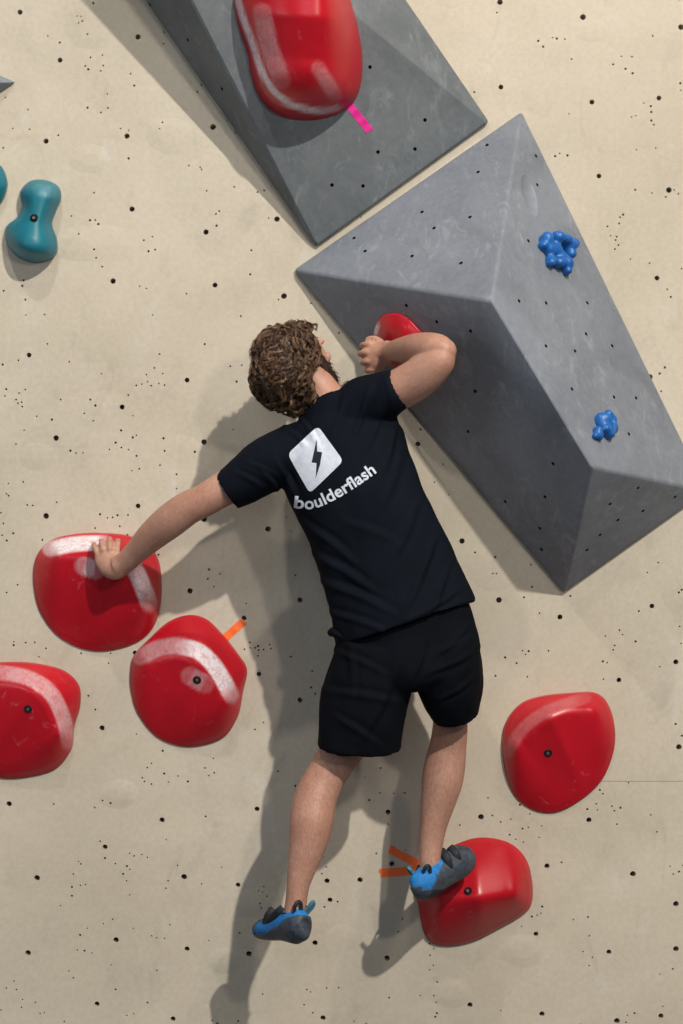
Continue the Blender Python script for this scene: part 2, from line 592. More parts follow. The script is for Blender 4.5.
vol1 = volume('climbing_volume',
              [(-62, -300, RIM), (201, -300, RIM), (489, 122, RIM), (316, 247, RIM), (84, -210, 0.45)],
              [(3, 2, 4), (0, 3, 4), (2, 1, 4), (0, 4, 1)], [0, 1, 2, 3], dark_grey_mat,
              [(188, 40), (222, 89), (370, 67), (425, 120), (378, 152), (415, 149), (332, 185), (363, 186), (150, 5)],
              [], 'slate grey volume at the top of the wall with large red hold on it')
vol3 = volume('climbing_volume', [(15, 82, 0.008), (-70, 45, 0.02), (-70, 135, 0.02), (-38, 84, 0.14)],
              [(0, 1, 3), (0, 3, 2), (1, 2, 3)], [0, 1, 2], grey_mat, [], [],
              'grey pointed volume tip cut off by the left edge, above the teal holds', bevel=0.006)
BV1, BV2, BVW = bvh_of(vol1), bvh_of(vol2), bvh_of(wall)


# ------------------------------------------------------------------ bolted plastic holds
def seg_dist(p, line):
    """distance from points p (n,2) to a polyline and the parameter 0..1 along it"""
    line = np.array(line, float)
    best = np.full(len(p), 1e9)
    par = np.zeros(len(p))
    L = np.r_[0, np.cumsum(np.linalg.norm(np.diff(line, axis=0), axis=1))]
    for i in range(len(line) - 1):
        a, b_ = line[i], line[i + 1]
        ab = b_ - a
        t = np.clip(((p - a) @ ab) / (ab @ ab), 0, 1)
        d = np.linalg.norm(p - (a + t[:, None] * ab), axis=1)
        m = d < best
        best[m] = d[m]
        par[m] = (L[i] + t[m] * (L[i + 1] - L[i])) / L[-1]
    return best, par


def hold(name, label, outline, ridge, H, mat, d0=0.0, skirt=0.0, centre=None, p=1.7, q=0.8, bands=(), bolt=None, group=None, cat='climbing hold',
         ends=(0.8, 0.8), surf=None, soften=1, soft_px=2.4, rim=0.006):
    out = closed_spline(outline, 8)
    n = len(out)
    rid = np.array(catmull(ridge, 8))
    fine = closed_spline(outline, 30)
    _, par = seg_dist(fine, rid)
    for _ in range(120):
        par = 0.25 * np.roll(par, 1) + 0.5 * par + 0.25 * np.roll(par, -1)
    RL = np.r_[0, np.cumsum(np.linalg.norm(np.diff(rid, axis=0), axis=1))]
    RL /= RL[-1]
    foot = np.stack([np.interp(par, RL, rid[:, 0]), np.interp(par, RL, rid[:, 1])], 1)
    hr = H * np.interp(par, [0, 0.5, 1], [ends[0], 1.0, ends[1]])
    # heights along straight runs from the crest to the outline ...
    sp, sh = [], []
    for t in np.linspace(0, 1, 34):
        sp.append(foot + t * (fine - foot))
        sh.append(hr * max(0.0, 1 - t ** p) ** q)
    sp = np.vstack(sp); sh = np.concatenate(sh)
    # ... carried over to a mesh of rings round one centre
    c = np.array(centre if centre else rid[len(rid) // 2], float)
    ts = np.concatenate([np.linspace(0.0, 0.92, 30), [0.945, 0.965, 0.985, 1.0]])
    bm = bmesh.new()
    lay = bm.verts.layers.float.new('chalk')
    rings = []
    for ti, t in enumerate(ts):
        pts = (c + t * (out - c)) if ti else c[None]
        d2 = ((pts[:, None, :] - sp[None]) ** 2).sum(2)
        w = np.exp(-d2 / (2 * soft_px ** 2)) + 1e-4 / (d2 + 0.05) ** 2
        h = (w * sh).sum(1) / w.sum(1)
        h = h * np.clip((1 - t) / 0.05, 0, 1) ** 0.7
        chalk = np.zeros(len(pts))
        for line, width, amt in bands:
            d, pr = seg_dist(pts, catmull(line, 5))
            fade = np.interp(pr, [0, 0.15, 0.85, 1], [0.55, 1, 1, 0.4])
            chalk = np.maximum(chalk, amt * fade * np.clip((width - d) / 2.5 + 0.5, 0, 1))
        ring = []
        for (x, y), hh, ck in zip(pts, h, chalk):
            base_d = d0
            if surf is not None:
                hit, _n = cast(surf, x, y)
                base_d = -hit.y if hit is not None else d0
            v = bm.verts.new(P(x, y, base_d + rim + hh))
            v[lay] = ck
            ring.append(v)
        rings.append(ring)
    base = []
    for v in rings[-1]:
        w = v.co.copy()
        w.y = v.co.y + rim + skirt
        base.append(bm.verts.new(w))
    for i in range(n):
        bm.faces.new((rings[0][0], rings[1][i], rings[1][(i + 1) % n]))
    for k in range(1, len(rings) - 1):
        for i in range(n):
            j = (i + 1) % n
            bm.faces.new((rings[k][i], rings[k + 1][i], rings[k + 1][j], rings[k][j]))
    for i in range(n):
        j = (i + 1) % n
        bm.faces.new((rings[-1][i], base[i], base[j], rings[-1][j]))
    bm.faces.new(base[::-1])
    for _ in range(soften):
        bmesh.ops.smooth_vert(bm, verts=[v for r in rings[:-3] for v in r], factor=0.5, use_axis_x=False, use_axis_y=True, use_axis_z=False)
    bmesh.ops.recalc_face_normals(bm, faces=bm.faces[:])
    ob = bm_obj(name, bm, mat)
    tag(ob, label, cat, group)
    if bolt:
        bv = bvh_of(ob)
        pt, nn = cast(bv, *bolt)
        if pt is not None:
            bb = bmesh.new()
            Q = nn.to_track_quat('Z', 'Y').to_matrix().to_4x4()
            M = Matrix.Translation(pt) @ Q
            R, r = 0.0105, 0.0026
            for a in range(24):
                pass
            ring = []
            for a in range(24):
                th = a * math.pi / 12
                row = []
                for k in range(8):
                    ph = k * math.pi / 4
                    row.append(bb.verts.new(M @ Vector(((R + r * math.cos(ph)) * math.cos(th), (R + r * math.cos(ph)) * math.sin(th), r * math.sin(ph)))))
                ring.append(row)
            for a in range(24):
                for k in range(8):
                    bb.faces.new((ring[a][k], ring[(a + 1) % 24][k], ring[(a + 1) % 24][(k + 1) % 8], ring[a][(k + 1) % 8]))
            bmesh.ops.create_cone(bb, cap_ends=True, segments=20, radius1=R, radius2=R, depth=0.003, matrix=M)
            w = bm_obj('bolt_recess_shade', bb, hole_mat, ob)  # dark disc and ring on the surface, painted shade of a recess
            hb = bmesh.new()
            bmesh.ops.create_cone(hb, cap_ends=True, segments=6, radius1=0.0052, radius2=0.0046, depth=0.004, matrix=M @ Matrix.Translation((0, 0, 0.0022)))
            bm_obj('bolt', hb, metal_mat, w, smooth=False)
    return ob


hold('climbing_hold', 'big round red hold with white band, gripped by the climber\'s left hand',
     [(33, 578), (37, 555), (52, 540), (75, 534), (102, 533), (130, 536), (150, 547), (160, 566), (161, 600), (154, 626), (139, 641),
      (117, 649), (95, 651), (73, 645), (53, 631), (38, 607)],
     [(62, 556), (95, 554), (122, 560), (142, 588)], 0.13, red_mat, p=1.25, q=0.9,
     bands=[([(50, 549), (75, 544), (104, 543)], 7.5, 1.0), ([(133, 566), (141, 582), (149, 603)], 8.5, 0.75), ([(84, 566), (96, 570)], 9, 0.55)],
     ends=(0.75, 0.85))
hold('climbing_hold', 'red hold with white curved band and orange tape, below the gripped red hold',
     [(130, 672), (134, 655), (150, 638), (168, 622), (188, 615), (206, 619), (222, 634), (238, 654), (247, 670), (243, 692), (238, 716),
      (225, 736), (204, 745), (180, 746), (156, 736), (138, 714), (131, 692)],
     [(150, 664), (180, 656), (206, 668), (224, 698)], 0.12, red_mat, p=1.25, q=0.9,
     bands=[([(182, 647), (200, 652), (217, 670), (231, 695)], 8.0, 0.95), ([(140, 657), (160, 648), (182, 645)], 8, 0.40), ([(190, 676), (205, 684)], 9, 0.30)],
     bolt=(197, 680), ends=(0.6, 0.8))
hold('climbing_hold', 'red hold cut off by the left edge of the picture',
     [(-42, 715), (-35, 683), (-10, 665), (18, 662), (45, 665), (66, 672), (79, 686), (80, 706), (74, 728), (71, 750), (55, 769), (28, 777),
      (0, 778), (-26, 768), (-39, 745)],
     [(-12, 684), (20, 684), (44, 700), (58, 730)], 0.12, red_mat, p=1.25, q=0.9,
     bands=[([(-5, 672), (25, 677), (48, 690), (62, 714), (69, 742)], 7.5, 0.42)], bolt=(28, 709), ends=(0.6, 0.8))
hold('climbing_hold', 'round red hold alone at lower right, nothing touching it',
     [(502, 738), (508, 718), (522, 703), (542, 696), (570, 693), (596, 693), (609, 706), (615, 730), (613, 754), (602, 780), (582, 799),
      (557, 812), (534, 810), (515, 796), (505, 770)],
     [(519, 745), (538, 724), (566, 710), (592, 712)], 0.115, red_mat, p=1.25, q=0.9,
     bands=[([(508, 752), (522, 730), (546, 712), (585, 698)], 6.0, 0.13)], bolt=(548, 753), ends=(0.7, 0.7))
hold('climbing_hold', 'angular red hold the climber\'s right shoe is standing on',
     [(414, 884), (418, 905), (423, 930), (432, 943), (450, 946), (474, 941), (500, 928), (524, 914), (532, 902), (532, 880), (526, 859),
      (511, 844), (489, 838), (468, 840), (442, 852), (424, 868)],
     [(446, 900), (478, 898), (512, 893)], 0.15, red_mat, p=1.35, q=0.9, bands=[([(480, 856), (491, 860)], 3, 0.0)], bolt=(468, 891), ends=(0.8, 0.75))
big_hold = hold('climbing_hold', 'large glossy red hold with white chalk edge mounted on the slate grey volume',
     [(238, 24), (234, -8), (244, -42), (275, -64), (312, -60), (338, -34), (352, 5), (361, 44), (362, 76), (355, 100), (337, 114), (311, 120),
      (284, 117), (265, 104), (253, 82), (247, 52)],
     [(318, -30), (318, 20), (312, 62)], 0.22, red_mat, surf=BV1, d0=0.2, skirt=0.01, p=1.9, q=0.75,
     bands=[([(237, -10), (241, 12), (253, 45), (264, 76), (285, 101), (315, 111), (338, 108)], 3.2, 0.9),
            ([(262, 12), (270, 50), (282, 80)], 9, 0.28), ([(318, 68), (335, 95)], 7, 0.22)],
     ends=(0.9, 0.85))
hold('climbing_hold', 'small red hold half hidden behind the climber\'s right hand',
     [(374, 340), (376, 325), (382, 316), (395, 313), (408, 318), (420, 330), (430, 340), (425, 360), (405, 368), (384, 362)],
     [(392, 340), (408, 345)], 0.06, red_mat, surf=BV2, d0=0.05, skirt=0.01, p=1.8, q=0.8, bands=[([(374, 336), (377, 324)], 3, 0.9)])
hold('climbing_hold', 'teal peanut shaped hold near the left edge',
     [(20, 192), (30, 181), (45, 180), (58, 186), (61, 198), (56, 211), (52, 224), (57, 240), (56, 254), (46, 261), (30, 262), (15, 255),
      (6, 241), (6, 227), (17, 217), (22, 206)],
     [(41, 196), (37, 214), (33, 226), (30, 242)], 0.10, teal_mat, p=2.2, q=0.65, bolt=(34, 218), ends=(1.0, 1.1),
     bands=[([(38, 190), (52, 192)], 6, 0.35)])
hold('climbing_hold', 'teal hold mostly cut off by the left edge, beside the peanut shaped one',
     [(-44, 186), (-36, 168), (-16, 160), (0, 165), (7, 180), (6, 192), (0, 204), (-14, 212), (-34, 206)],
     [(-26, 186), (-10, 186)], 0.075, teal_mat, p=2.2, q=0.65)


def lumpy_hold(label, bvh, centre_px, lumps, group=None):
    """lumps: (dx px, dy px, height m, radius m)"""
    p, n = cast(bvh, *centre_px)
    bm = bmesh.new()
    core = P(*centre_px, 0)
    for (dx, dy, h, r) in [(-3, -5, 0.010, 0.018), (3, 4, 0.010, 0.016)] + list(lumps):
        q, nn = cast(bvh, centre_px[0] + dx, centre_px[1] + dy)
        r *= 1.35
        rr_ = random.Random(int(dx * 7 + dy * 13 + 500))
        ellipsoid(bm, q + nn * h, (r * rr_.uniform(0.8, 1.25), r * rr_.uniform(0.8, 1.1), r * rr_.uniform(0.8, 1.25)), None, 16, 10)
        ellipsoid(bm, q + nn * h * 0.3, (r * 0.9, r * 0.9, r * 0.9), None, 16, 10)
    o = bm_obj('climbing_hold', bm, blue_mat)
    remeshed(o, 0.0030, 22, 0.7)
    o.data.materials.clear()
    o.data.materials.append(blue_mat)
    tag(o, label, 'climbing hold')
    return o


lumpy_hold('larger blue lumpy hold, upper of the two on the grey volume', BV2, (555, 256),
           [(-13, -14, 0.022, 0.016), (-4, -15, 0.030, 0.016), (3, -13, 0.030, 0.015), (10, -8, 0.022, 0.016), (14, -10, 0.018, 0.013),
            (-9, -5, 0.016, 0.016), (0, -2, 0.012, 0.016), (12, 0, 0.016, 0.014), (-7, 6, 0.012, 0.013), (0, 9, 0.018, 0.014),
            (7, 10, 0.020, 0.014), (9, 17, 0.016, 0.011), (5, 4, 0.010, 0.014), (-8, 9, 0.02, 0.009), (-15, -9, 0.014, 0.011)])
lumpy_hold('smaller blue lumpy hold, lower of the two on the grey volume', BV2, (602, 428),
           [(2, -11, 0.018, 0.012), (-2, -6, 0.022, 0.013), (6, -6, 0.018, 0.012), (8, 2, 0.016, 0.012), (-7, 4, 0.014, 0.012),
            (-1, 3, 0.020, 0.013), (4, 8, 0.016, 0.012), (-5, 9, 0.012, 0.010), (-9, 9, 0.010, 0.008), (1, -1, 0.02, 0.012)])
# bolts of the holds' neighbours are shown as holes in the volumes


# ------------------------------------------------------------------ route marking tape
def tape(label, a, b_, width_px, mat, bvh, lift=0.0012, curl=0.0):
    bm = bmesh.new()
    N = 16
    a = np.array(a, float); b_ = np.array(b_, float)
    dirv = (b_ - a) / np.linalg.norm(b_ - a)
    nrm = np.array([-dirv[1], dirv[0]])
    rows = []
    for i in range(N + 1):
        c = a + (b_ - a) * i / N
        row = []
        for s in (-1, 0, 1):
            jag = 0.6 * math.sin(s * 2.1 + i) if i in (0, N) else 0
            q = c + nrm * s * width_px / 2 + dirv * jag
            p, n = cast(bvh, *q)
            row.append((p, n, lift + curl * (i / N) ** 2 + 0.0006 * math.sin(i * 1.3)))
        rows.append(row)
    top = [[bm.verts.new(p + n * h) for p, n, h in r] for r in rows]
    bot = [[bm.verts.new(p + n * (h - 0.0009)) for p, n, h in r] for r in rows]
    for i in range(N):
        for k in range(2):
            bm.faces.new((top[i][k], top[i][k + 1], top[i + 1][k + 1], top[i + 1][k]))
            bm.faces.new((bot[i][k + 1], bot[i][k], bot[i + 1][k], bot[i + 1][k + 1]))
        bm.faces.new((top[i][0], top[i + 1][0], bot[i + 1][0], bot[i][0]))
        bm.faces.new((top[i][2], bot[i][2], bot[i + 1][2], top[i + 1][2]))
    for i in (0, N):
        for k in range(2):
            bm.faces.new((top[i][k], top[i][k + 1], bot[i][k + 1], bot[i][k]))
    bmesh.ops.recalc_face_normals(bm, faces=bm.faces[:])
    o = bm_obj('marking_tape', bm, mat, smooth=False)
    return tag(o, label, 'tape')


tape('orange tape strip sticking out upper right of the white banded red hold', (214, 648), (245, 620), 8, orange_mat, BVW)
tape('bright pink tape strip under the large hold on the slate grey volume', (345, 100), (370, 131), 8, pink_mat, BV1)
tape('upper, slanting orange tape strip beside the standing foot', (389, 849), (428, 869), 8, orange_mat, BVW)
tape('lower, level orange tape strip beside the standing foot', (380, 873), (426, 870), 8.5, orange_mat, BVW)

# ------------------------------------------------------------------ the climber
S = 1 / 340.0     # metres per photo pixel at the climber


def px_secs(rows):
    return [(P(x, y, d), a * S, b_ * S) for (x, y, d, a, b_) in rows]


# head frame: up axis u, facing f, side s
HU = Vector((-0.40, -0.10, 0.90)).normalized()
HF = Vector((0.66, 0.72, 0.12))
HF = (HF - HU * HF.dot(HU)).normalized()
HS = HF.cross(HU).normalized()      # towards his right
HC = P(301, 364, 0.30)
HR = Matrix((HS, HF, HU)).transposed()


def hp(x, y, z):
    return HC + HS * x + HF * y + HU * z


bm = bmesh.new()
# torso and neck
loft(bm, px_secs([(408, 690, 0.37, 14, 14), (409, 668, 0.375, 44, 28), (407, 635, 0.38, 52, 28), (397, 590, 0.37, 49, 28), (380, 545, 0.36, 48, 31), (362, 505, 0.35, 54, 34),
                  (348, 470, 0.345, 60, 36), (338, 440, 0.335, 58, 31), (334, 422, 0.33, 36, 23), (329, 404, 0.325, 22, 20), (322, 392, 0.315, 18, 19),
                  (312, 380, 0.305, 18, 20), (303, 372, 0.30, 14, 16)]), n=32)
# his left arm
loft(bm, px_secs([(300, 448, 0.34, 20, 20), (272, 462, 0.35, 22, 21), (250, 474, 0.355, 19, 19), (225, 488, 0.355, 17.5, 17), (203, 501, 0.35, 16.5, 15.5), (188, 508, 0.34, 17, 15),
                  (170, 521, 0.315, 17.5, 15.5), (152, 536, 0.275, 15.5, 13.5), (137, 551, 0.235, 12.5, 11), (125, 562, 0.208, 11, 9.5), (117, 567, 0.195, 11, 9.5)]), n=24)
# his right arm: elbow comes out towards the camera, forearm goes back in to the small red hold
loft(bm, px_secs([(355, 420, 0.34, 20, 22), (378, 400, 0.36, 22, 22), (398, 390, 0.39, 20.5, 21), (416, 380, 0.42, 20.5, 20), (431, 368, 0.45, 19.0, 19), (441, 358, 0.47, 16, 16),
                  (447, 350, 0.48, 10, 10)]), n=24)
loft(bm, px_secs([(450, 351, 0.475, 7, 8), (445, 350, 0.472, 12.5, 13), (434, 349, 0.45, 16.0, 16), (418, 349, 0.385, 16.5, 16), (403, 350, 0.305, 13.5, 13), (391, 351, 0.232, 10.5, 9.5),
                  (382, 354, 0.200, 11, 8.5)]), ref=(0, 0, 1), n=24)
ellipsoid(bm, P(444, 351, 0.472), (12.5 * S, 12 * S, 12.5 * S))
# legs
loft(bm, px_secs([(385, 655, 0.38, 30, 32), (375, 690, 0.37, 28, 30), (358, 725, 0.35, 25, 26), (343, 748, 0.335, 21.5, 22), (333, 764, 0.33, 20.5, 20.5), (323, 781, 0.34, 20.5, 20), (315, 800, 0.355, 22, 22),
                  (311, 822, 0.375, 22, 22), (308, 842, 0.388, 19.5, 19), (302, 866, 0.398, 15, 15), (298, 886, 0.405, 11.5, 12.5), (296, 902, 0.405, 10.8, 13), (294, 916, 0.405, 11, 15),
                  (292, 926, 0.40, 10, 12)]), n=24)
loft(bm, px_secs([(430, 655, 0.38, 30, 32), (444, 682, 0.34, 22, 24), (450, 708, 0.29, 17, 20), (450, 729, 0.255, 18, 20), (448, 746, 0.24, 19.0, 20), (445, 764, 0.24, 21, 21),
                  (442, 782, 0.245, 21, 21), (438, 802, 0.248, 18, 18), (434, 822, 0.250, 14.5, 15), (431, 842, 0.252, 12.5, 13), (430, 860, 0.255, 11.5, 13), (431, 874, 0.255, 11, 14),
                  (433, 884, 0.250, 9, 12)]), n=24)
# feet inside the shoes
loft(bm, [(P(300, 926, 0.455), 0.02, 0.02), (P(294, 925, 0.415), 0.025, 0.03), (P(283, 925, 0.365), 0.022, 0.022), (P(270, 928, 0.305), 0.018, 0.016), (P(264, 929, 0.275), 0.008, 0.008)], ref=(0, 0, 1))
loft(bm, [(P(420, 886, 0.295), 0.02, 0.02), (P(430, 880, 0.275), 0.025, 0.028), (P(442, 871, 0.245), 0.025, 0.022), (P(458, 861, 0.205), 0.022, 0.018)], ref=(0, 0, 1))
# head
ellipsoid(bm, hp(0, -0.020, 0.030), (0.074, 0.094, 0.084), HR, 28, 20)
ellipsoid(bm, hp(0, 0.030, 0.005), (0.060, 0.062, 0.085), HR, 24, 18)
ellipsoid(bm, hp(0, 0.042, -0.052), (0.046, 0.042, 0.042), HR)
ellipsoid(bm, hp(0, 0.068, -0.075), (0.020, 0.018, 0.018), HR)
ellipsoid(bm, hp(0, 0.086, 0.035), (0.048, 0.012, 0.011), HR)
for sgn in (-1, 1):
    ellipsoid(bm, hp(sgn * 0.036, 0.070, -0.012), (0.019, 0.018, 0.017), HR)
    # ears
    loft(bm, [(hp(sgn * 0.074, -0.006, 0.028), 0.004, 0.003), (hp(sgn * 0.081, -0.012, 0.024), 0.012, 0.005), (hp(sgn * 0.083, -0.012, 0.008), 0.014, 0.006),
              (hp(sgn * 0.078, -0.006, -0.010), 0.010, 0.005), (hp(sgn * 0.072, 0.000, -0.022), 0.006, 0.004)], ref=tuple(HS), n=12)
loft(bm, [(hp(0, 0.088, 0.030), 0.006, 0.006), (hp(0, 0.100, 0.010), 0.008, 0.008), (hp(0, 0.112, -0.008), 0.012, 0.011), (hp(0, 0.103, -0.018), 0.011, 0.008), (hp(0, 0.09, -0.020), 0.006, 0.005)], ref=tuple(HF), n=12)
ellipsoid(bm, hp(0, 0.089, -0.037), (0.022, 0.008, 0.005), HR)
ellipsoid(bm, hp(0, 0.087, -0.047), (0.019, 0.009, 0.006), HR)


def finger(bm, pts, r):
    secs = [(P(*p), r * k, r * k) for p, k in zip(pts, np.linspace(1.05, 0.8, len(pts)))]
    tip = secs[-1][0]; prev = secs[-2][0]
    secs.append((tip + (tip - prev).normalized() * r * 0.55, r * 0.35, r * 0.35))
    T = (secs[-1][0] - secs[0][0]).normalized()
    ref = Vector((0.37, 0.21, 0.9))
    loft(bm, secs, ref=tuple(ref), n=12, sub=3)


# left hand: heel of the palm on the red hold, fingers bent over its top band
loft(bm, px_secs([(124, 564, 0.203, 10, 9), (117, 568, 0.192, 12, 9), (113, 566, 0.182, 14, 8.5), (109, 560, 0.172, 14.5, 7.5), (107, 554, 0.166, 13.5, 6), (107, 550, 0.160, 10, 4)]), n=20)
finger(bm, [(99, 558, 0.165), (96.5, 552, 0.170), (94.5, 546.5, 0.152), (94, 544, 0.120), (94, 545, 0.095)], 0.0095)
finger(bm, [(104, 557, 0.168), (103, 550, 0.176), (102, 543.5, 0.158), (101.5, 541, 0.123), (101.5, 542, 0.092)], 0.0103)
finger(bm, [(110, 556, 0.168), (110, 548.5, 0.178), (109.8, 541.5, 0.160), (109.5, 539, 0.125), (109.5, 540, 0.092)], 0.0105)
finger(bm, [(116, 557, 0.166), (117, 550, 0.174), (117.5, 543.5, 0.156), (118, 541, 0.125), (118, 542, 0.098)], 0.0103)
finger(bm, [(121, 566, 0.182), (127, 560, 0.165), (130, 554, 0.145), (131, 549, 0.125)], 0.0110)
# right hand: closed round the left side of the small red hold
loft(bm, px_secs([(391, 350, 0.223, 10.5, 9.5), (384, 353, 0.203, 13.0, 10), (377, 356, 0.193, 15.5, 10), (371, 358, 0.185, 15.5, 9), (368, 359, 0.175, 13, 6)]), n=20)
finger(bm, [(376, 346, 0.193), (369, 344, 0.201), (363.5, 345, 0.185), (362.5, 346, 0.157), (367, 346, 0.130)], 0.0108)
finger(bm, [(375, 353, 0.195), (367, 352, 0.205), (361.5, 353.5, 0.187), (360.5, 354, 0.157), (365, 353, 0.130)], 0.0112)
finger(bm, [(375, 361, 0.195), (368, 361, 0.203), (363, 362.5, 0.185), (362.5, 362.5, 0.157), (367, 361, 0.130)], 0.0108)
finger(bm, [(377, 368, 0.191), (371, 369.5, 0.195), (367, 371, 0.179), (366.5, 371, 0.153), (370, 369, 0.130)], 0.0098)
finger(bm, [(384, 346, 0.203), (379, 341, 0.197), (373, 338.5, 0.185), (367, 340, 0.175)], 0.0112)
bmesh.ops.recalc_face_normals(bm, faces=bm.faces[:])
person = bm_obj('person', bm, skin_mat)
remeshed(person, 0.0036, 3, 0.5)
person.data.materials.clear()
person.data.materials.append(skin_mat)
# leg and forearm hair, as a property of the skin there
co_ = np.zeros(len(person.data.vertices) * 3)
person.data.vertices.foreach_get('co', co_)
co_ = co_.reshape(-1, 3)
at = person.data.attributes.new('hairy', 'FLOAT', 'POINT')
at.data.foreach_set('value', np.where(co_[:, 2] < -0.5, 0.9, 0.25) * (np.abs(co_[:, 0] - HC.x) > -1))
tag(person, 'person climbing in black t-shirt and shorts, back to the viewer, both arms on red holds', 'person')

# eyes
for sgn in (-1, 1):
    eb = bmesh.new()
    ellipsoid(eb, hp(sgn * 0.031, 0.069, 0.014), (0.012, 0.012, 0.011), HR)
    bm_obj('eye', eb, eye_mat, person)


# clothes -----------------------------------------------------------
def fold_noise(p, sc_, seed):
    return noise.noise(Vector((p.x * sc_[0] + seed, p.y * sc_[1], p.z * sc_[2])))


bm = bmesh.new()
loft(bm, px_secs([(406, 623, 0.384, 72.5, 45), (402, 611, 0.382, 71.5, 44), (394, 588, 0.375, 68, 41), (380, 548, 0.37, 65, 39), (364, 510, 0.36, 64, 40),
                  (351, 478, 0.352, 66, 41), (341, 449, 0.342, 67, 38), (336, 427, 0.335, 60, 32), (333, 415, 0.33, 44, 28), (329, 405, 0.327, 31, 27), (326, 398, 0.324, 24, 24)]),
     n=48, turn_start=0.03, turn_end=0.01)
loft(bm, px_secs([(320, 442, 0.34, 26, 26), (292, 452, 0.345, 27, 27), (268, 464, 0.352, 27.5, 28), (250, 476, 0.354, 25.5, 27), (234, 487, 0.352, 22.5, 25), (226, 492, 0.35, 20.5, 23.5)]), n=32, turn_end=0.02)
loft(bm, px_secs([(340, 430, 0.335, 28, 28), (360, 407, 0.35, 28, 28), (380, 397, 0.37, 26, 28), (394, 391, 0.388, 23, 26), (402, 387, 0.398, 21, 24)]), n=32, turn_end=0.02)
shirt = bm_obj('t_shirt', bm, shirt_mat, person)
remeshed(shirt, 0.0055, 6, 0.5)


def seg_falloff(p, a, b_, w):
    ab = b_ - a
    t = max(0.0, min(1.0, (p - a).dot(ab) / ab.length_squared))
    d = (p - (a + ab * t)).length
    return math.exp(-(d / w) ** 2) * (0.35 + 0.65 * math.sin(math.pi * min(1, max(0, t * 0.9 + 0.05))))


def flat_(x, y):
    v = P(x, y, 0.45)
    v.y = 0
    return v


SHIRT_FOLDS = [((300, 415), (318, 445), 0.007, 0.006), ((285, 425), (306, 446), 0.006, 0.007), ((345, 398), (330, 440), 0.006, 0.008), ((372, 385), (352, 440), 0.008, 0.009),
               ((385, 405), (362, 455), 0.006, 0.010), ((398, 415), (385, 470), 0.006, 0.009), ((276, 458), (296, 500), 0.008, 0.008), ((262, 470), (278, 492), 0.006, 0.007),
               ((300, 520), (352, 560), 0.006, 0.010), ((312, 552), (372, 590), 0.007, 0.011), ((322, 580), (392, 612), 0.008, 0.011), ((345, 520), (400, 545), 0.004, 0.012),
               ((436, 540), (404, 610), 0.007, 0.010), ((450, 565), (425, 622), 0.006, 0.009), ((420, 500), (392, 560), 0.005, 0.011), ((405, 450), (380, 510), 0.004, 0.012),
               ((330, 612), (385, 630), 0.006, 0.009), ((233, 470), (262, 487), 0.005, 0.006), ((245, 460), (275, 475), 0.004, 0.006), ((386, 378), (392, 402), 0.005, 0.005),
               ((460, 590), (410, 618), 0.006, 0.008)]
SHORTS_FOLDS = [((334, 650), (385, 672), 0.006, 0.008), ((326, 690), (395, 700), 0.006, 0.010), ((400, 660), (365, 735), 0.006, 0.011), ((335, 715), (380, 745), 0.005, 0.009),
                ((425, 640), (412, 680), 0.006, 0.008), ((478, 650), (430, 672), 0.006, 0.008), ((480, 675), (440, 700), 0.006, 0.008), ((470, 625), (435, 655), 0.005, 0.009),
                ((350, 640), (352, 700), 0.004, 0.010)]


def wrinkle(o, folds, seed, amp):
    me = o.data
    n = len(me.vertices)
    co = np.zeros(n * 3); me.vertices.foreach_get('co', co); co = co.reshape(-1, 3)
    nr = np.zeros(n * 3); me.vertices.foreach_get('normal', nr); nr = nr.reshape(-1, 3)
    h = np.array([amp * fold_noise(v.co, (9, 9, 5), seed) + 0.4 * amp * fold_noise(v.co, (24, 20, 14), seed + 3) for v in me.vertices])
    q = co[:, [0, 2]]
    front = np.clip((0.4 - nr[:, 1]) / 0.4, 0, 1)
    for a, b_, hh, w in folds:
        a = flat_(*a); b_ = flat_(*b_)
        a = np.array([a.x, a.z]); b_ = np.array([b_.x, b_.z])
        ab = b_ - a
        l = np.linalg.norm(ab)
        u = ab / l
        t = (q - a) @ u / l
        off = (q - a) @ np.array([-u[1], u[0]])
        off = off + 0.35 * w * np.sin(t * 5 + seed)
        env = np.where((t > -0.15) & (t < 1.15), np.sin(math.pi * np.clip((t + 0.15) / 1.3, 0, 1)), 0)
        h += front * env * hh * (np.exp(-(off / w) ** 2) - 0.75 * np.exp(-((off - w * 1.7) / w) ** 2))
    co += nr * h[:, None]
    me.vertices.foreach_set('co', co.ravel())
    me.update()


wrinkle(shirt, SHIRT_FOLDS, 1.7, 0.007)

bm = bmesh.new()
# hips
loft(bm, px_secs([(402, 605, 0.378, 62, 36), (405, 620, 0.378, 66, 38), (407, 640, 0.38, 72.5, 39), (408, 660, 0.38, 73, 41), (408, 676, 0.375, 62, 38), (409, 686, 0.37, 40, 28)]), n=40)
# legs, each with an open turned-in hem
loft(bm, px_secs([(378, 645, 0.38, 40, 38), (372, 672, 0.378, 43, 40), (364, 700, 0.372, 43.5, 40), (361, 725, 0.366, 42.5, 38), (359.5, 741, 0.360, 41.5, 37), (359, 748, 0.357, 41.5, 36)]), n=36, turn_end=0.03)
loft(bm, px_secs([(437, 642, 0.38, 40, 38), (446, 664, 0.365, 37, 39), (450, 686, 0.335, 34, 39), (452, 702, 0.30, 29, 36), (454, 713, 0.285, 25.5, 33)]), n=36, turn_end=0.02)
shorts = bm_obj('shorts', bm, shorts_mat, person)
remeshed(shorts, 0.006, 5, 0.5)
wrinkle(shorts, SHORTS_FOLDS, 8.3, 0.009)
for o, m in ((shirt, shirt_mat), (shorts, shorts_mat)):
    o.data.materials.clear()
    o.data.materials.append(m)
